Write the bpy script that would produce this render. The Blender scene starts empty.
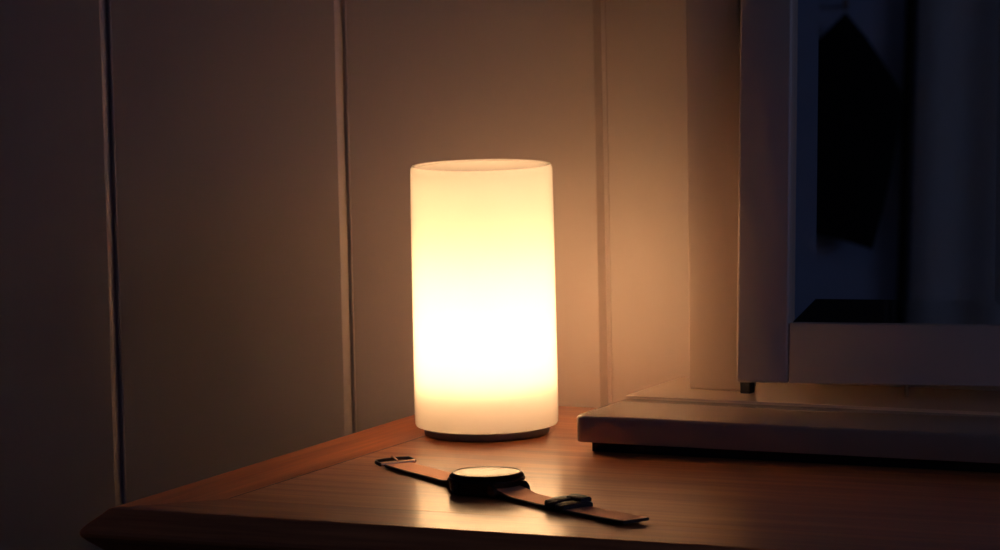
import bpy, bmesh, math, random
from mathutils import Vector, Matrix
random.seed(7)
PI = math.pi
C = bpy.context.scene.collection
T = 0.75                      # height of the dresser top above the floor

# ------------------------------------------------------------------ helpers
def link(name, bm, mat, parent=None, smooth=False, loc=None):
    bmesh.ops.recalc_face_normals(bm, faces=bm.faces[:])
    me = bpy.data.meshes.new(name); bm.to_mesh(me); bm.free()
    mats = mat if isinstance(mat, (list, tuple)) else [mat]
    for m in mats: me.materials.append(m)
    if smooth:
        for p in me.polygons: p.use_smooth = True
        me.set_sharp_from_angle(angle=math.radians(38))
    o = bpy.data.objects.new(name, me); C.objects.link(o)
    if parent: o.parent = parent
    if loc is not None: o.location = loc
    return o

def thing(name, label, cat, loc=(0, 0, 0), rz=0, group=None):
    o = bpy.data.objects.new(name, None); C.objects.link(o)
    o.location = loc; o.rotation_euler = (0, 0, rz)
    o.empty_display_size = .05
    o['label'] = label; o['category'] = cat
    if group: o['group'] = group
    return o

def struct(o):
    o['kind'] = 'structure'; return o

def box(bm, x0, x1, y0, y1, z0, z1, bev=0, seg=2, M=None):
    r = bmesh.ops.create_cube(bm, size=1)
    vs = r['verts']
    for v in vs:
        v.co = Vector((x0 + (v.co.x + .5) * (x1 - x0), y0 + (v.co.y + .5) * (y1 - y0), z0 + (v.co.z + .5) * (z1 - z0)))
    if bev:
        es = list({e for v in vs for e in v.link_edges})
        rr = bmesh.ops.bevel(bm, geom=es, offset=bev, segments=seg, affect='EDGES', profile=.5)
        vs = list({v for f in rr['faces'] for v in f.verts} | {v for v in vs if v.is_valid})
    if M is not None:
        for v in vs: v.co = M @ v.co
    return vs

def lathe(bm, prof, n=96, M=None, closed=False):
    rings = []
    for r, z in prof:
        if r < 1e-7: rings.append([bm.verts.new((0, 0, z))])
        else: rings.append([bm.verts.new((r * math.cos(2 * PI * i / n), r * math.sin(2 * PI * i / n), z)) for i in range(n)])
    pairs = list(zip(rings, rings[1:]))
    if closed: pairs.append((rings[-1], rings[0]))
    for a, b in pairs:
        for i in range(n):
            j = (i + 1) % n
            if len(a) == 1 and len(b) == 1: continue
            if len(a) == 1: bm.faces.new((a[0], b[i], b[j]))
            elif len(b) == 1: bm.faces.new((a[i], a[j], b[0]))
            else: bm.faces.new((a[i], a[j], b[j], b[i]))
    if M is not None:
        for R in rings:
            for v in R: v.co = M @ v.co
    return rings

def prism(bm, pts, M=None, h=1.0):
    """closed polygon in local XY, extruded along +Z by h"""
    a = [bm.verts.new((p[0], p[1], 0)) for p in pts]
    b = [bm.verts.new((p[0], p[1], h)) for p in pts]
    n = len(pts)
    bm.faces.new(a[::-1]); bm.faces.new(b)
    for i in range(n):
        j = (i + 1) % n
        bm.faces.new((a[i], a[j], b[j], b[i]))
    if M is not None:
        for v in a + b: v.co = M @ v.co
    return a + b

def tube(bm, pts, r, n=12, closed=False):
    pts = [Vector(p) for p in pts]; N = len(pts)
    rings = []
    for i, p in enumerate(pts):
        if closed: d = pts[(i + 1) % N] - pts[i - 1]
        else: d = pts[min(i + 1, N - 1)] - pts[max(i - 1, 0)]
        d.normalize()
        s = d.cross(Vector((0, 0, 1)))
        if s.length < 1e-4: s = d.cross(Vector((1, 0, 0)))
        s.normalize(); u = s.cross(d)
        rings.append([bm.verts.new(p + r * (math.cos(2 * PI * k / n) * s + math.sin(2 * PI * k / n) * u)) for k in range(n)])
    for i in range(N if closed else N - 1):
        a, b = rings[i], rings[(i + 1) % N]
        for k in range(n):
            bm.faces.new((a[k], a[(k + 1) % n], b[(k + 1) % n], b[k]))
    if not closed:
        bm.faces.new(rings[0][::-1]); bm.faces.new(rings[-1])

# ------------------------------------------------------------------ materials
def nodes(name):
    m = bpy.data.materials.new(name); m.use_nodes = True
    nt = m.node_tree; nt.nodes.clear()
    out = nt.nodes.new('ShaderNodeOutputMaterial')
    return m, nt, out

def N(nt, t, **kw):
    n = nt.nodes.new(t)
    for k, v in kw.items():
        if k in n.inputs.keys() if isinstance(k, str) else False: n.inputs[k].default_value = v
        else: setattr(n, k, v)
    return n

def pbsdf(nt, out, color, rough, metal=0, ior=1.45, coat=0, coat_rough=.1):
    b = nt.nodes.new('ShaderNodeBsdfPrincipled')
    b.inputs['Base Color'].default_value = (*color, 1)
    b.inputs['Roughness'].default_value = rough
    b.inputs['Metallic'].default_value = metal
    b.inputs['IOR'].default_value = ior
    b.inputs['Coat Weight'].default_value = coat
    b.inputs['Coat Roughness'].default_value = coat_rough
    nt.links.new(b.outputs[0], out.inputs[0])
    return b

def paint(name, color, rough=.45, ior=1.45, var=.04, bump=.03, scale=60, metal=0):
    m, nt, out = nodes(name); b = pbsdf(nt, out, color, rough, metal, ior)
    tc = nt.nodes.new('ShaderNodeTexCoord')
    no = nt.nodes.new('ShaderNodeTexNoise'); no.inputs['Scale'].default_value = scale; no.inputs['Detail'].default_value = 4
    nt.links.new(tc.outputs['Object'], no.inputs['Vector'])
    mx = nt.nodes.new('ShaderNodeMix'); mx.data_type = 'RGBA'
    mx.inputs['A'].default_value = (*[c * (1 - var) for c in color], 1)
    mx.inputs['B'].default_value = (*[min(1, c * (1 + var)) for c in color], 1)
    nt.links.new(no.outputs['Fac'], mx.inputs['Factor']); nt.links.new(mx.outputs['Result'], b.inputs['Base Color'])
    if bump:
        bp = nt.nodes.new('ShaderNodeBump'); bp.inputs['Strength'].default_value = bump; bp.inputs['Distance'].default_value = .001
        nt.links.new(no.outputs['Fac'], bp.inputs['Height']); nt.links.new(bp.outputs[0], b.inputs['Normal'])
    return m

def wood(name, dark, light, axis='X', rough=.36, ior=1.5, seed=0., coat=0):
    m, nt, out = nodes(name); b = pbsdf(nt, out, dark, rough, 0, ior, coat, .20)
    tc = nt.nodes.new('ShaderNodeTexCoord')
    mp = nt.nodes.new('ShaderNodeMapping')
    mp.inputs['Location'].default_value = (seed, seed * 1.7, seed * .3)
    mp.inputs['Scale'].default_value = (2.2, 42, 42) if axis == 'X' else (42, 2.2, 42) if axis == 'Y' else (42, 42, 2.2)
    nt.links.new(tc.outputs['Object'], mp.inputs['Vector'])
    n1 = nt.nodes.new('ShaderNodeTexNoise'); n1.inputs['Scale'].default_value = 1.6; n1.inputs['Detail'].default_value = 6; n1.inputs['Distortion'].default_value = .6
    n2 = nt.nodes.new('ShaderNodeTexNoise'); n2.inputs['Scale'].default_value = 7; n2.inputs['Detail'].default_value = 5
    for n in (n1, n2): nt.links.new(mp.outputs[0], n.inputs['Vector'])
    mixf = nt.nodes.new('ShaderNodeMath'); mixf.operation = 'MULTIPLY_ADD'; mixf.inputs[1].default_value = .45
    sc = nt.nodes.new('ShaderNodeMath'); sc.operation = 'MULTIPLY'; sc.inputs[1].default_value = .55
    nt.links.new(n1.outputs['Fac'], sc.inputs[0]); nt.links.new(n2.outputs['Fac'], mixf.inputs[0]); nt.links.new(sc.outputs[0], mixf.inputs[2])
    cr = nt.nodes.new('ShaderNodeValToRGB')
    cr.color_ramp.elements[0].position = .36; cr.color_ramp.elements[0].color = (*dark, 1)
    cr.color_ramp.elements[1].position = .62; cr.color_ramp.elements[1].color = (*light, 1)
    nt.links.new(mixf.outputs[0], cr.inputs[0]); nt.links.new(cr.outputs[0], b.inputs['Base Color'])
    rr = nt.nodes.new('ShaderNodeMapRange'); rr.inputs['To Min'].default_value = rough * .88; rr.inputs['To Max'].default_value = rough * 1.15
    nt.links.new(n2.outputs['Fac'], rr.inputs['Value']); nt.links.new(rr.outputs[0], b.inputs['Roughness'])
    bp = nt.nodes.new('ShaderNodeBump'); bp.inputs['Strength'].default_value = .32; bp.inputs['Distance'].default_value = .0006
    nt.links.new(mixf.outputs[0], bp.inputs['Height']); nt.links.new(bp.outputs[0], b.inputs['Normal']); nt.links.new(bp.outputs[0], b.inputs['Coat Normal'])
    return m

def glossy(name, color, rough, weight=1):
    m, nt, out = nodes(name)
    g = nt.nodes.new('ShaderNodeBsdfGlossy'); g.inputs['Color'].default_value = (*color, 1); g.inputs['Roughness'].default_value = rough
    nt.links.new(g.outputs[0], out.inputs[0]); return m

def opal(name):
    m, nt, out = nodes(name)
    tr = nt.nodes.new('ShaderNodeBsdfTranslucent'); tr.inputs['Color'].default_value = (.97, .95, .92, 1)
    df = nt.nodes.new('ShaderNodeBsdfDiffuse'); df.inputs['Color'].default_value = (.95, .93, .9, 1)
    mx = nt.nodes.new('ShaderNodeMixShader'); mx.inputs[0].default_value = .38
    nt.links.new(tr.outputs[0], mx.inputs[1]); nt.links.new(df.outputs[0], mx.inputs[2])
    gl = nt.nodes.new('ShaderNodeBsdfGlossy'); gl.inputs['Roughness'].default_value = .25
    fr = nt.nodes.new('ShaderNodeFresnel'); fr.inputs[0].default_value = 1.3
    m2 = nt.nodes.new('ShaderNodeMixShader')
    nt.links.new(fr.outputs[0], m2.inputs[0]); nt.links.new(mx.outputs[0], m2.inputs[1]); nt.links.new(gl.outputs[0], m2.inputs[2])
    nt.links.new(m2.outputs[0], out.inputs[0]); return m

def emit(name, color, s):
    m, nt, out = nodes(name)
    e = nt.nodes.new('ShaderNodeEmission'); e.inputs[0].default_value = (*color, 1); e.inputs[1].default_value = s
    nt.links.new(e.outputs[0], out.inputs[0]); return m

def clear_glass(name, ior=1.5, rough=.02):
    m, nt, out = nodes(name)
    t = nt.nodes.new('ShaderNodeBsdfTransparent'); g = nt.nodes.new('ShaderNodeBsdfGlossy'); g.inputs['Roughness'].default_value = rough
    f = nt.nodes.new('ShaderNodeFresnel'); f.inputs[0].default_value = ior
    mx = nt.nodes.new('ShaderNodeMixShader')
    nt.links.new(f.outputs[0], mx.inputs[0]); nt.links.new(t.outputs[0], mx.inputs[1]); nt.links.new(g.outputs[0], mx.inputs[2])
    nt.links.new(mx.outputs[0], out.inputs[0]); return m

WALL = paint('cream_wall_paint', (.57, .47, .43), .44, 1.49, .02, .05, 25)
PAINT = paint('cream_furniture_paint', (.55, .42, .35), .34, 1.5, .02, .04, 80)
PLAIN = paint('plain_wall_paint', (.42, .50, .66), .7, 1.45, .03, .05, 20)
CEIL = paint('ceiling_paint', (.7, .68, .66), .8, 1.45, .02, .03, 20)
OAK_X = wood('oak_along_x', (.50, .130, .036), (.84, .28, .088), 'X', .46, 1.5, coat=.85)
OAK_X2 = wood('oak_along_x_edge', (.42, .108, .030), (.75, .245, .078), 'X', .45, 1.5, seed=3.1, coat=.85)
OAK_Y = wood('oak_along_y', (.46, .110, .030), (.78, .22, .066), 'Y', .45, 1.5, seed=5.3, coat=.4)
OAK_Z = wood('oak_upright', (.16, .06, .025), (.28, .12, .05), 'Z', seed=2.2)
FLOORW = wood('floor_boards', (.10, .06, .035), (.2, .12, .07), 'Y', .5)
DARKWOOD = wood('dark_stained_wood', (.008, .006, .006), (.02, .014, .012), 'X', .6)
OPAL = opal('opal_glass')
FOOTM = paint('lamp_foot_plastic', (.07, .05, .055), .4, 1.45, .01, 0)
LEDM = paint('led_module_plastic', (.92, .90, .87), .5, 1.45, .01, 0)
BULB = emit('frosted_bulb', (1, .585, .285), 25)
CASE = paint('dark_bronze_metal', (.030, .014, .010), .28, 1.5, .05, 0, metal=.6)
RIMM = paint('bronze_bezel', (.05, .02, .014), .3, 1.5, .02, 0, metal=1)
GOLD = paint('buckle_rose_gold', (.75, .45, .30), .25, 1.5, .02, 0, metal=1)
DIAL = paint('ivory_dial', (.95, .93, .90), .4, 1.5, .01, 0)
MARK = paint('dial_marks', (.35, .2, .12), .3, 1.5, .01, 0, metal=.8)
CRYST = clear_glass('watch_crystal', 1.72)
LEATHER = paint('pink_tan_leather', (.96, .48, .29), .58, 1.5, .06, .25, 900, metal=.5)
LEATHER_EDGE = paint('dark_strap_edge', (.035, .012, .008), .6, 1.45, .1, .1, 600)
BLACKL = paint('black_leather', (.010, .007, .009), .38, 1.5, .1, .4, 700)
MIRROR = glossy('silvered_glass', (.86, .89, .90), .0)
CLOTH = paint('black_cloth', (.006, .006, .007), .9, 1.4, .2, .3, 200)
CURT = paint('grey_curtain', (.58, .56, .54), .9, 1.4, .05, .2, 150)
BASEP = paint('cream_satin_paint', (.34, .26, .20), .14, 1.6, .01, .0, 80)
UPPERP = paint('cream_satin_paint_lit', (.66, .50, .38), .12, 1.6, .01, .0, 80)  # plinth cream lightened; wall's reflection on the upper board put into the colour
BRASS = paint('dull_pin_metal', (.25, .17, .11), .35, 1.5, .05, 0, metal=.9)
KNOB = paint('drawer_knob_wood', (.2, .08, .035), .4, 1.5, .05, 0)
WGLASS = clear_glass('window_pane', 1.45, 0)
WHITE = paint('window_frame_paint', (.7, .7, .7), .5, 1.45, .02, 0)

# ------------------------------------------------------------------ the room (Y into the panelled wall, X to the right)
XL, XR, YB, YF, H = -2.2, 2.6, .1325, -3.0, 2.4
GROOVES = [-.3187, -.1560, .0136]
step = .1662
gx = GROOVES[:]
while gx[0] - step > XL: gx.insert(0, gx[0] - step)
while gx[-1] + step < XR: gx.append(gx[-1] + step)
pts = [(XL, YB)]
for g in gx:                                     # V joint with a fine bead line beside it
    g -= .0010
    pts += [(g - .0037, YB), (g - .0032, YB + .0003), (g, YB + .0032), (g + .0032, YB + .0003), (g + .0036, YB), (g + .0042, YB), (g + .0046, YB + .0004), (g + .0050, YB)]
pts += [(XR, YB), (XR, YB + .05), (XL, YB + .05)]
bm = bmesh.new(); prism(bm, pts, h=H)
struct(link('wall_back', bm, WALL))
bm = bmesh.new(); box(bm, XL, XR, YF - .1, YB + .05, -.05, 0); struct(link('floor', bm, FLOORW))
bm = bmesh.new(); box(bm, XL, XR, YF - .1, YB + .05, H, H + .05); struct(link('ceiling', bm, CEIL))
bm = bmesh.new(); box(bm, XL - .1, XL, YF - .1, YB + .05, -.05, H + .05); struct(link('wall_left', bm, PLAIN))
bm = bmesh.new(); box(bm, XL, XR, YF - .1, YF, 0, H); struct(link('wall_front', bm, PLAIN))
bm = bmesh.new()                                  # right wall with a window opening
wy0, wy1, wz0, wz1 = -1.7, -.4, .95, 2.05
box(bm, XR, XR + .1, YF - .1, wy0, -.05, H + .05); box(bm, XR, XR + .1, wy1, YB + .05, -.05, H + .05)
box(bm, XR, XR + .1, wy0, wy1, -.05, wz0); box(bm, XR, XR + .1, wy0, wy1, wz1, H + .05)
struct(link('wall_right', bm, PLAIN))
bm = bmesh.new()
for (a, b, c, d) in ((wy0, wy1, wz0, wz0 + .05), (wy0, wy1, wz1 - .05, wz1), (wy0, wy0 + .05, wz0 + .05, wz1 - .05), (wy1 - .05, wy1, wz0 + .05, wz1 - .05),
                     ((wy0 + wy1) / 2 - .025, (wy0 + wy1) / 2 + .025, wz0 + .05, wz1 - .05)):
    box(bm, XR + .03, XR + .08, a, b, c, d)
w1 = struct(link('window_1', bm, WHITE))
bm = bmesh.new(); box(bm, XR + .053, XR + .057, wy0 + .05, wy1 - .05, wz0 + .05, wz1 - .05)
link('window_pane', bm, WGLASS, w1)
for nm, a in (('baseboard_back', (XL, XR, YB - .014, YB - .0005, 0, .09)), ('baseboard_left', (XL, XL + .014, YF, YB - .014, 0, .09)),
              ('baseboard_right', (XR - .014, XR, YF, YB - .014, 0, .09)), ('baseboard_front', (XL + .014, XR - .014, YF, YF + .014, 0, .09))):
    bm = bmesh.new(); box(bm, *a, bev=.003); struct(link(nm, bm, PAINT))
# dark upright strip between the pale wall panel and the curtain
bm = bmesh.new(); box(bm, .246, .255, YF, YF + .012, .09, H, bev=.003); struct(link('trim_1', bm, DARKWOOD))

# ------------------------------------------------------------------ the dresser
XL0, YF0, YW0, W = -.0835, -.2668, .1305, .0441
XR0 = .92
dresser = thing('dresser', 'brown oak dresser with framed top and moulded edge against the panelled wall', 'dresser', (XL0, YF0, 0))
def D(x, y, z): return (x - XL0, y - YF0, z)
def bxd(x0, x1, y0, y1, z0, z1, bev=0):
    bm = bmesh.new(); box(bm, x0 - XL0, x1 - XL0, y0 - YF0, y1 - YF0, z0, z1, bev); return bm
g = .00015
link('top_panel', bxd(XL0 + W + g, XR0 - W - g, YF0 + W + g, YW0 - W - g, T - .019, T), OAK_X, dresser)
# moulded edge profile: d outward, z down from the top
def edge_board(p0, p1, outw, mat, mould=True):
    """p0->p1 outer top corner line; outw unit outward; inner side W inside; mitred ends"""
    p0, p1, outw = Vector(p0), Vector(p1), Vector(outw)
    t = (p1 - p0).normalized()
    if mould: prof = [(-W, -.020), (-W, -.0002), (-W + .0002, 0), (-.0008, 0), (.0004, -.0006), (.0030, -.0030), (.0085, -.0075), (.0108, -.0100), (.0113, -.0118), (.0108, -.0135), (.0085, -.0160), (.0010, -.0225), (-.0045, -.0260), (-.0080, -.0265), (-W + .002, -.0265)]
    else: prof = [(-W, -.020), (-W, -.0004), (-W + .0004, 0), (0, 0), (0, -.0265), (-W + .002, -.0265)]
    bm = bmesh.new(); A, B = [], []
    L = (p1 - p0).length
    for d, z in prof:
        q = p0 + outw * d
        A.append(bm.verts.new((q.x - t.x * d + t.x * g - XL0, q.y - t.y * d + t.y * g - YF0, T + z)))
        q = p1 + outw * d
        B.append(bm.verts.new((q.x + t.x * d - t.x * g - XL0, q.y + t.y * d - t.y * g - YF0, T + z)))
    n = len(prof); bm.faces.new(A[::-1]); bm.faces.new(B)
    for i in range(n): bm.faces.new((A[i], A[(i + 1) % n], B[(i + 1) % n], B[i]))
    link('edge_board', bm, mat, dresser)
for x in (XL0 + W, XR0 - W):                        # dark grime line in the joints beside the end boards
    link('joint_line', bxd(x - .0004, x + .0004, YF0 + W + .001, YW0 - W - .001, T - .004, T + .00003), DARKWOOD, dresser)
edge_board((XL0, YF0), (XR0, YF0), (0, -1), OAK_X2)
edge_board((XL0, YW0), (XL0, YF0), (-1, 0), OAK_Y)
edge_board((XR0, YF0), (XR0, YW0), (1, 0), OAK_Y)
edge_board((XR0, YW0), (XL0, YW0), (0, 1), OAK_X2, mould=False)
cx0, cx1, cy0, cy1 = XL0 + .018, XR0 - .018, YF0 + .016, YW0 - .004
bm = bxd(cx0, cx1, cy0 + .02, cy1, .10, T - .0268, .001)
link('carcass', bm, OAK_Z, dresser)
link('top_rail', bxd(cx0, cx1, cy0, cy0 + .0195, T - .055, T - .0268, .001), OAK_X2, dresser)
link('bottom_rail', bxd(cx0, cx1, cy0, cy0 + .0195, .10, .13, .001), OAK_X2, dresser)
for a in (0, 1):
    for b in range(3):
        w_ = (cx1 - cx0 - .03) / 2
        x0 = cx0 + .01 + a * (w_ + .01); z0 = .135 + b * .19
        dr = link('drawer', bxd(x0, x0 + w_, cy0 + .002, cy0 + .0195, z0, z0 + .182, .003), OAK_X, dresser)
        bm = bmesh.new()
        lathe(bm, [(0, 0), (.008, 0), (.007, .010), (.014, .016), (.017, .022), (.014, .028), (0, .030)], 32,
              Matrix.Translation(D(x0 + w_ / 2, cy0 + .0015, z0 + .091)) @ Matrix.Rotation(PI / 2, 4, 'X'))
        link('knob', bm, KNOB, dr, smooth=True)
for x in (cx0 + .002, cx1 - .042):
    for y in (cy0 + .002, cy1 - .042):
        bm = bmesh.new()
        r1 = box(bm, x - XL0, x + .04 - XL0, y - YF0, y + .04 - YF0, 0, .10)
        c_ = Vector((x + .02 - XL0, y + .02 - YF0, 0))
        for v in r1:
            if v.co.z < .01: v.co.x = c_.x + (v.co.x - c_.x) * .7; v.co.y = c_.y + (v.co.y - c_.y) * .7
        link('leg', bm, OAK_Z, dresser)

# ------------------------------------------------------------------ the lamp (at the origin of the top)
lamp = thing('table_lamp', 'glowing white opal glass cylinder lamp standing on the oak dresser top', 'lamp', (-.00983, .02001, T))
bm = bmesh.new()
lathe(bm, [(0, .0002), (.0338, .0002), (.0350, .0010), (.0352, .0022), (.0352, .0044), (.0346, .0051), (0, .0051)], 96)
link('base', bm, FOOTM, lamp, smooth=True)
bm = bmesh.new()                                   # closed opal cylinder, 2.5 mm wall, shallow dished top with a rounded rim
outer = [(.0345, .0052), (.0386, .0053), (.0397, .0058), (.04035, .0072), (.0404, .0160), (.0402, .060), (.0400, .110), (.0398, .1480), (.0395, .1502), (.0387, .1514), (.0377, .1513), (.0369, .1505), (.030, .1500), (0, .1498)]
inner = [(0, .1474), (.030, .1475), (.0358, .1477), (.0372, .1464), (.0375, .110), (.0377, .060), (.0378, .010), (.0368, .0081), (.0345, .0078)]
lathe(bm, outer + inner, 128)
link('shade', bm, OPAL, lamp, smooth=True)
bm = bmesh.new()
lathe(bm, [(0, .0052), (.0340, .0052), (.0340, .0075), (.0340, .0100), (.0315, .0115), (.0315, .0300), (.0300, .0312), (.012, .0316), (0, .0316)], 64)
link('light_module', bm, LEDM, lamp, smooth=True)
bm = bmesh.new()
lathe(bm, [(0, .0317), (.009, .0318), (.011, .035), (.0150, .041), (.0165, .052), (.0165, .080), (.0155, .087), (.011, .0925), (.006, .0945), (0, .095)], 48)
link('bulb', bm, BULB, lamp, smooth=True)

# ------------------------------------------------------------------ the wristwatch
wc = Vector((.0784, -.1608, T))
watch = thing('wristwatch', 'round wristwatch with pale dial and flat pinkish tan strap lying open before the lamp', 'watch', wc)
bm = bmesh.new()
lathe(bm, [(0, .0004), (.0165, .0004), (.0185, .0012), (.0194, .0030), (.0196, .0060), (.0199, .0066), (.0199, .0078), (.0195, .0083), (.0180, .0084), (0, .0084)], 96)
case = link('case', bm, CASE, watch, smooth=True)
bm = bmesh.new()
lathe(bm, [(.0168, .0085), (.0193, .0085), (.0194, .0089), (.0186, .0097), (.0177, .0106), (.0172, .0107), (.0168, .0104)], 96, closed=True)
link('bezel', bm, RIMM, case, smooth=True)
for ang in (math.radians(144.4), math.radians(-29.9)):
    for s in (-1, 1):
        bm = bmesh.new()
        M = Matrix.Rotation(ang, 4, 'Z')
        pr = [(.0160, .0020), (.0160, .0072), (.0195, .0070), (.0222, .0052), (.0232, .0026), (.0222, .0010), (.0200, .0012)]
        MM = M @ Matrix(((1, 0, 0, 0), (0, 0, 1, s * .0100 - .0011), (0, 1, 0, 0), (0, 0, 0, 1)))
        prism(bm, pr, MM, .0022)
        link('lug', bm, CASE, case)
bm = bmesh.new()
M = Matrix.Rotation(math.radians(-118), 4, 'Z') @ Matrix.Translation((.0186, 0, .0050)) @ Matrix.Rotation(PI / 2, 4, 'Y')
lathe(bm, [(0, 0), (.0016, 0), (.0019, .0006), (.0019, .0026), (.0015, .0030), (0, .0030)], 24, M)
link('crown', bm, CASE, case, smooth=True)
bm = bmesh.new(); lathe(bm, [(0, .0085), (.01675, .0085), (.01675, .0100), (0, .0100)], 96)
dial = link('dial', bm, DIAL, watch)
for h in range(12):
    bm = bmesh.new()
    box(bm, .0126, .0148, -.00025, .00025, .01001, .01013, M=Matrix.Rotation(h * PI / 6, 4, 'Z'))
    link('hour_mark', bm, MARK, dial)
for a, l, w_ in ((2.3, .0085, .0004), (.4, .0125, .0003)):
    bm = bmesh.new()
    box(bm, -.002, l, -w_, w_, .01013, .01023, M=Matrix.Rotation(a, 4, 'Z'))
    link('hand', bm, MARK, dial)
bm = bmesh.new(); lathe(bm, [(0, .0109), (.010, .01087), (.0158, .01075), (.01675, .0105), (.01675, .01025), (.0158, .01035), (.010, .0104), (0, .0104)], 96)
link('crystal', bm, CRYST, watch, smooth=True)

def strap(ang, L, tipw, rise, name='strap', bendL=.02, lift=0):
    """flat leather strap from the lugs outwards, top face leather, edges dark"""
    bm = bmesh.new(); M = Matrix.Rotation(ang, 4, 'Z')
    n = 40; rows = []
    for i in range(n + 1):
        s = .0170 + (L - .0170) * i / n
        k = (s - .0170) / bendL
        zc = .0014 + rise * (math.cos(min(k, 1) * PI) + 1) / 2
        zc += .0002 * math.sin(s * 55) + lift * max(0, (s - .085) / .045) ** 1.3
        hw = .0088 + (tipw - .0088) * i / n
        if s > L - .0012:                                # blunt tip with softened corners
            hw *= 1 - .08 * ((s - L + .0012) / .0012) ** 2
        th = .0008
        sec = [(-hw, -th * .6), (-hw, th * .5), (-hw + .0007, th), (hw - .0007, th), (hw, th * .5), (hw, -th * .6), (hw - .0006, -th), (-hw + .0006, -th)]
        rows.append([bm.verts.new(M @ Vector((s, y, zc + z))) for y, z in sec])
    for a, b in zip(rows, rows[1:]):
        for k in range(8):
            f = bm.faces.new((a[k], a[(k + 1) % 8], b[(k + 1) % 8], b[k]))
            f.material_index = 0 if k in (2, ) else 1
    for r in (rows[0], rows[-1]):
        f = bm.faces.new(r); f.material_index = 1
    bmesh.ops.recalc_face_normals(bm, faces=bm.faces[:])
    return bm
AL, AR = math.radians(144.4), math.radians(-29.9)
sl = link('strap', strap(AL, .1010, .0082, .0022), [LEATHER, LEATHER_EDGE], watch)
sr = link('strap', strap(AR, .1300, .0084, .0024, lift=.0005), [LEATHER, LEATHER_EDGE], watch)
# buckle at the short end
MB_ = Matrix.Rotation(AL, 4, 'Z') @ Matrix.Translation((.1010, 0, .0022))
def rr(pts): return [MB_ @ Vector(p) for p in pts]
bm = bmesh.new()
tube(bm, rr([(-.0005, -.0102, 0), (-.0005, .0102, 0)]), .0010)
bk = link('buckle', bm, GOLD, watch, smooth=True)
bm = bmesh.new()
tube(bm, rr([(-.0005, -.0102, 0), (.0012, -.0106, .0003), (.0040, -.0106, .0006), (.0056, -.0098, .0010), (.0060, -.005, .0012), (.0060, .005, .0012), (.0056, .0098, .0010), (.0040, .0106, .0006), (.0012, .0106, .0003), (-.0005, .0102, 0)]), .0010)
link('buckle_frame', bm, CASE, bk, smooth=True)
bm = bmesh.new(); tube(bm, rr([(-.0006, 0, .0010), (.003, 0, .0020), (.0066, 0, .0026)]), .0006)
link('tang', bm, GOLD, bk, smooth=True)
# black keepers on the long end
def keeper(s, L, hw, h, tilt=0, z0=.0003, yoff=0):
    bm = bmesh.new()
    M = Matrix.Rotation(AR, 4, 'Z') @ Matrix.Translation((s, yoff, z0)) @ Matrix.Rotation(tilt, 4, 'X')
    n = 28; rings = []
    for j in range(9):
        x = -L / 2 + L * j / 8
        sw = 1 - .10 * (2 * j / 8 - 1) ** 4
        ring_o = []
        for k in range(n):
            a = 2 * PI * k / n
            e = .45
            cx, sx = math.cos(a), math.sin(a)
            yy = hw * sw * math.copysign(abs(cx) ** e, cx); zz = h / 2 * sw * math.copysign(abs(sx) ** .7, sx)
            ring_o.append(bm.verts.new(M @ Vector((x, yy, h / 2 + zz + .0003 * math.sin(5 * a + j)))))
        rings.append(ring_o)
    for a, b in zip(rings, rings[1:]):
        for k in range(n): bm.faces.new((a[k], a[(k + 1) % n], b[(k + 1) % n], b[k]))
    bm.faces.new(rings[0]); bm.faces.new(rings[-1])
    return bm
link('keeper', keeper(.0690, .0085, .0102, .0056), BLACKL, watch, smooth=True)
link('keeper', keeper(.0775, .0070, .0100, .0046), BLACKL, watch, smooth=True)
link('keeper_tab', keeper(.0745, .0120, .0038, .0026, 0, .0042, .0052), BLACKL, watch, smooth=True)

# ------------------------------------------------------------------ the dressing mirror
mz = T
mir = thing('dressing_mirror', 'cream framed dressing table mirror on a long stepped plinth right of the lamp', 'mirror', (.0692, -.0278, T))
def mloc(v): return v - Vector((.0692, -.0278, T))
def mb(x0, x1, y0, y1, z0, z1, bev=0, seg=3):
    bm = bmesh.new(); box(bm, x0 - .0692, x1 - .0692, y0 + .0278, y1 + .0278, z0, z1, bev, seg); return bm
BX1 = .385
link('foot', mb(.0742, BX1 - .007, -.0215, .108, .0002, .0057), DARKWOOD, mir)  # shade under the slab overhang put into the dark colour
bm = bmesh.new()                                   # slab with rounded corners and eased edges
def rrect(x0, x1, y0, y1, rad, z, n=8):
    out = []
    for cx, cy, a0 in ((x1 - rad, y1 - rad, 0), (x0 + rad, y1 - rad, PI / 2), (x0 + rad, y0 + rad, PI), (x1 - rad, y0 + rad, 1.5 * PI)):
        for k in range(n + 1):
            a = a0 + PI / 2 * k / n; out.append(bm.verts.new((cx + rad * math.cos(a) - .0692, cy + rad * math.sin(a) + .0278, z)))
    return out
rg = []
for d, z in ((.0012, .0057), (.0003, .0060), (0, .0067), (0, .0188), (.0004, .0199), (.0011, .0205), (.0020, .0207)):
    rg.append(rrect(.0668 + d, BX1 - d, -.0278 + d, .116 - d, .0042, z))
for a, b in zip(rg, rg[1:]):
    for k in range(len(a)): bm.faces.new((a[k], a[(k + 1) % len(a)], b[(k + 1) % len(a)], b[k]))
bm.faces.new(rg[0][::-1]); bm.faces.new(rg[-1])
link('base_board', bm, BASEP, mir, smooth=True)
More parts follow.
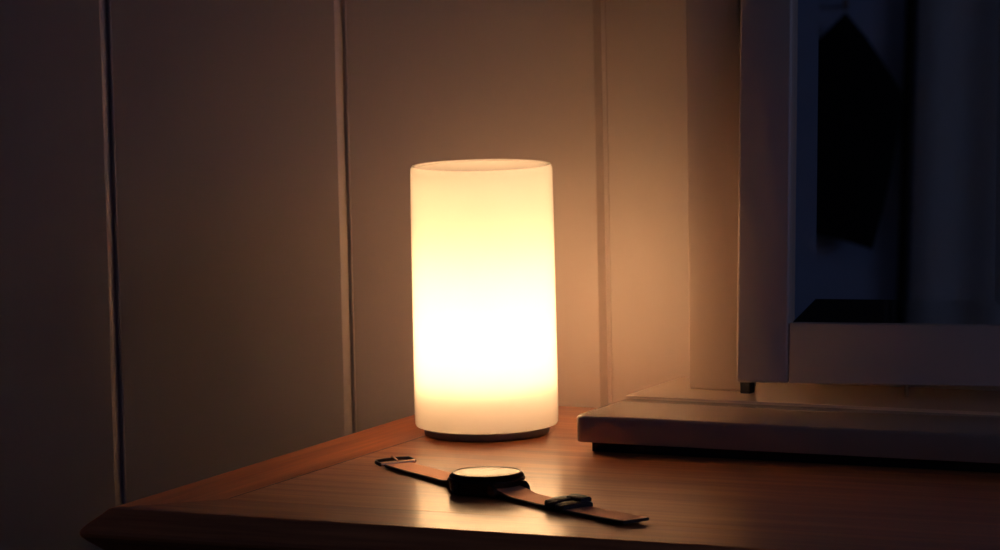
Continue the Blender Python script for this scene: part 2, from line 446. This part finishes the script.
# upper board with a small cove along its front and ends
y0u = .0384 + .0278
prof = [(0, .0206), (0, .0221), (.0003, .0224)]
bm = bmesh.new()
ringv = []
for d, z in prof:
    x0, x1, ya, yb = -.0014 + d, BX1 - .0692 - .0002 - d, y0u + d, .116 + .0278 - d
    ringv.append([bm.verts.new((x0, ya, z)), bm.verts.new((x1, ya, z)), bm.verts.new((x1, yb, z)), bm.verts.new((x0, yb, z))])
for a, b in zip(ringv, ringv[1:]):
    for k in range(4): bm.faces.new((a[k], a[(k + 1) % 4], b[(k + 1) % 4], b[k]))
bm.faces.new(ringv[0][::-1]); bm.faces.new(ringv[-1])
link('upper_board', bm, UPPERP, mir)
def post(x0, x1, flip):
    vs_bm = bmesh.new()
    vs = box(vs_bm, x0 - .0692, x1 - .0692, .073 + .0278, .073 + .0278 + .018, .0224, .275, .0012, 3)
    for v in vs:                                    # slight taper upwards on the outer side
        k = (v.co.z - .0224) / .25
        if (v.co.x < (x0 + x1) / 2 - .0692) ^ flip: v.co.x += (.0018 if not flip else -.0018) * k
    return link('post', vs_bm, PAINT, mir, smooth=True)
post(.0912, .1250, False)
a_, b_ = math.radians(10.52), math.radians(7.05)
ex = Vector((math.cos(a_), math.sin(a_), 0)); nb = Vector((-math.sin(a_), math.cos(a_), 0))
ez = math.cos(b_) * Vector((0, 0, 1)) + math.sin(b_) * nb
ew = ex.cross(ez)                                   # out of the glass towards the room
if ew.y > 0: ew = -ew
O = Vector((.132565, .042, T + .031995))
Oo = mloc(O)
MF = Matrix(((ex.x, ez.x, ew.x, Oo.x), (ex.y, ez.y, ew.y, Oo.y), (ex.z, ez.z, ew.z, Oo.z), (0, 0, 0, 1)))
FW, FH, WS, WR, TH = .185, .265, .02955, .03287, .022
def fb(u0, u1, v0, v1, w0, w1, bev):
    bm = bmesh.new(); box(bm, u0, u1, v0, v1, w0, w1, bev, 3, MF); return bm
frame = link('frame', fb(0, WS - .0001, 0, FH, -TH, 0, .0018), PAINT, mir, smooth=True)
link('stile', fb(FW - WS + .0001, FW, 0, FH, -TH, 0, .0010), PAINT, frame, smooth=True)
link('rail', fb(WS + .0001, FW - WS - .0001, 0, WR, -TH, -.0003, .0005), PAINT, frame, smooth=True)
link('rail', fb(WS + .0001, FW - WS - .0001, FH - WR, FH, -TH, -.0003, .0005), PAINT, frame, smooth=True)
# bevelled glass
bw, gt, gd = .0135, .0010, .0068
u0, u1, v0, v1 = WS - .003, FW - WS + .003, WR - .003, FH - WR + .003
bm = bmesh.new()
def ring(du, w): return [bm.verts.new(MF @ Vector(p)) for p in ((u0 + du, v0 + du, w), (u1 - du, v0 + du, w), (u1 - du, v1 - du, w), (u0 + du, v1 - du, w))]
r0 = ring(0, -gd - .003); r1 = ring(0, -gd - math.tan(math.radians(3)) * (bw + .003)); r2 = ring(bw + .003, -gd)
for a, b in ((r0, r1), (r1, r2)):
    for k in range(4): bm.faces.new((a[k], a[(k + 1) % 4], b[(k + 1) % 4], b[k]))
bm.faces.new(r2); bm.faces.new(r0[::-1])
link('mirror_glass', bm, MIRROR, mir)
link('backing', fb(WS + .0002, FW - WS - .0002, WR + .0002, FH - WR - .0002, -TH + .0001, -gd - .0031, 0), DARKWOOD, mir)
# peg under the corner and a thin pin further along
bm = bmesh.new(); box(bm, .1256 - .0692, .1316 - .0692, .0650 + .0278, .0715 + .0278, .0224, .0330, .0003); link('peg', bm, DARKWOOD, mir)
bm = bmesh.new(); tube(bm, [(.2190 - .0692, .078 + .0278, .0224), (.2190 - .0692, .078 + .0278, .0335)], .0011); link('pin', bm, BRASS, mir, smooth=True)
for s in (0, 1):                                    # swivel pins between posts and frame
    p = MF @ Vector((0 if s == 0 else FW, .228, -.011))
    q = Vector((.1230 - .0692 if s == 0 else .3200 - .0692, p.y, p.z))
    bm = bmesh.new(); tube(bm, [q, p + Vector((.002 if s == 0 else -.002, 0, 0))], .002); link('swivel_pin', bm, BRASS, mir, smooth=True)
post(.3185, .3490, True)

# ------------------------------------------------------------------ what the mirror shows of the room behind
bm = bmesh.new()                                    # dark cloth hanging from a hook
outl = [(.168, .824), (.140, .794), (.098, .755), (.092, .66), (.098, .56), (.130, .535), (.172, .528), (.213, .517), (.224, .565), (.232, .607), (.240, .660), (.2485, .715), (.225, .752), (.196, .793)]
n = len(outl); cxm, czm = .17, .66
K = 7; shells = []
for side in (1, -1):
    rows = []
    for j in range(K):
        f = 1 - j / K
        rows.append([bm.verts.new((cxm + (x - cxm) * f - .17, -(.018 * (1 - f * f) + (.004 if j else 0)) * side * -1 * (1 if side == 1 else .5) + .003 * math.sin(x * 160 + j), czm + (z - czm) * f - .66)) for x, z in outl])
    ctr = bm.verts.new((0, .024 if side == 1 else -.011, 0))
    for a, b in zip(rows, rows[1:]):
        for k in range(n): bm.faces.new((a[k], a[(k + 1) % n], b[(k + 1) % n], b[k]))
    for k in range(n): bm.faces.new((rows[-1][k], rows[-1][(k + 1) % n], ctr))
    shells.append(rows[0])
bmesh.ops.remove_doubles(bm, verts=bm.verts[:], dist=.0002)
cl = thing('hanging_cloth', 'black cloth hanging from a hook, seen reflected in the mirror', 'cloth', (.17, YF + .032, T + .66))
link('cloth', bm, CLOTH, cl, smooth=True)
bm = bmesh.new(); tube(bm, [(-.002, -.0315, .178), (-.002, -.01, .176), (-.002, .006, .170), (-.002, .012, .172), (-.002, .014, .180)], .003)
link('hook', bm, BRASS, cl, smooth=True)

bm = bmesh.new()                                    # pleated curtain
front, back = [], []
nx = 220; cw = 1.1
for i in range(nx + 1):
    x = cw * i / nx; ph = x * 2 * PI / .085
    y = .0055 * math.sin(ph) + .003 * math.sin(ph * .37 + 1)
    front.append((x, y + .0015)); back.append((x, y - .0015))
prism(bm, front + back[::-1], h=2.15)
cu = thing('curtain', 'grey floor length pleated curtain, seen reflected at the right of the mirror', 'curtain', (.262, YF + .030, .06))
link('panel', bm, CURT, cu, smooth=True)
bm = bmesh.new(); tube(bm, [(-.03, 0, 2.17), (cw + .05, 0, 2.17)], .012); link('rod', bm, DARKWOOD, cu, smooth=True)
for x in (.02, cw):
    bm = bmesh.new(); box(bm, x - .01, x + .01, -.0295, 0, 2.16, 2.18); link('bracket', bm, DARKWOOD, cu)

cab = thing('cabinet', 'low dark stained cabinet under the hanging black cloth on the far wall', 'cabinet', (-.30, YF + .2, 0))
bm = bmesh.new(); box(bm, 0, .545, -.18, .18, .06, .98, .003); link('body', bm, DARKWOOD, cab)
bm = bmesh.new(); box(bm, -.01, .548, -.18, .19, .981, 1.0, .004); link('top', bm, DARKWOOD, cab)
for k in (0, 1):
    bm = bmesh.new(); box(bm, .01 + k * .265, .27 + k * .265, .181, .198, .08, .96, .003); d_ = link('door', bm, DARKWOOD, cab)
    bm = bmesh.new(); lathe(bm, [(0, 0), (.006, 0), (.005, .01), (.011, .018), (.009, .024), (0, .025)], 24, Matrix.Translation((.245 + k * .055, .1975, .56)) @ Matrix.Rotation(-PI / 2, 4, 'X')); link('knob', bm, BRASS, d_, smooth=True)
for x in (.01, .495):
    for y in (-.17, .13):
        bm = bmesh.new(); box(bm, x, x + .04, y, y + .04, 0, .06); link('leg', bm, DARKWOOD, cab)

# ------------------------------------------------------------------ dusk outside the window
wd = bpy.data.worlds.new('dusk'); bpy.context.scene.world = wd; wd.use_nodes = True
nt = wd.node_tree; nt.nodes.clear()
bg = nt.nodes.new('ShaderNodeBackground'); bg.inputs[0].default_value = (.42, .52, 1.0, 1); bg.inputs[1].default_value = 1.25
ow = nt.nodes.new('ShaderNodeOutputWorld'); nt.links.new(bg.outputs[0], ow.inputs[0])
pl = bpy.data.lights.new('window_portal', 'AREA'); pl.shape = 'RECTANGLE'; pl.size = wy1 - wy0 - .1; pl.size_y = wz1 - wz0 - .1
pl.cycles.is_portal = True
po = bpy.data.objects.new('window_portal', pl); C.objects.link(po)
po.location = (XR + .085, (wy0 + wy1) / 2, (wz0 + wz1) / 2)
po.rotation_euler = Matrix(((0, 0, 1), (1, 0, 0), (0, 1, 0))).to_euler()   # -Z axis of the light faces -X

# ------------------------------------------------------------------ camera
F, PSI, TH_, RO = 4169.3185, .4530526, .1118122, -.0215630
CP = Vector((1.0129178, -2.0598175, .34967214 + T))
fw = Vector((-math.sin(PSI) * math.cos(TH_), math.cos(PSI) * math.cos(TH_), -math.sin(TH_)))
r = Vector((math.cos(PSI), math.sin(PSI), 0)); u = r.cross(fw)
r2 = math.cos(RO) * r + math.sin(RO) * u; u2 = -math.sin(RO) * r + math.cos(RO) * u
cam = bpy.data.cameras.new('camera'); co = bpy.data.objects.new('camera', cam); C.objects.link(co)
co.matrix_world = Matrix(((r2.x, u2.x, -fw.x, CP.x), (r2.y, u2.y, -fw.y, CP.y), (r2.z, u2.z, -fw.z, CP.z), (0, 0, 0, 1)))
cam.sensor_width = 36; cam.lens = F / 1000 * 36; cam.clip_start = .05
cam.dof.use_dof = True; cam.dof.focus_distance = 2.22; cam.dof.aperture_fstop = 25
sc = bpy.context.scene; sc.camera = co
sc.view_settings.view_transform = 'Standard'; sc.view_settings.look = 'None'
sc.view_settings.gamma = 1; sc.view_settings.exposure = 0; sc.view_settings.use_curve_mapping = False
sc.cycles.max_bounces = 16; sc.cycles.diffuse_bounces = 10; sc.cycles.transmission_bounces = 12; sc.cycles.glossy_bounces = 6
sc.cycles.sample_clamp_indirect = 8; sc.cycles.use_denoising = True
sc.cycles.caustics_reflective = True
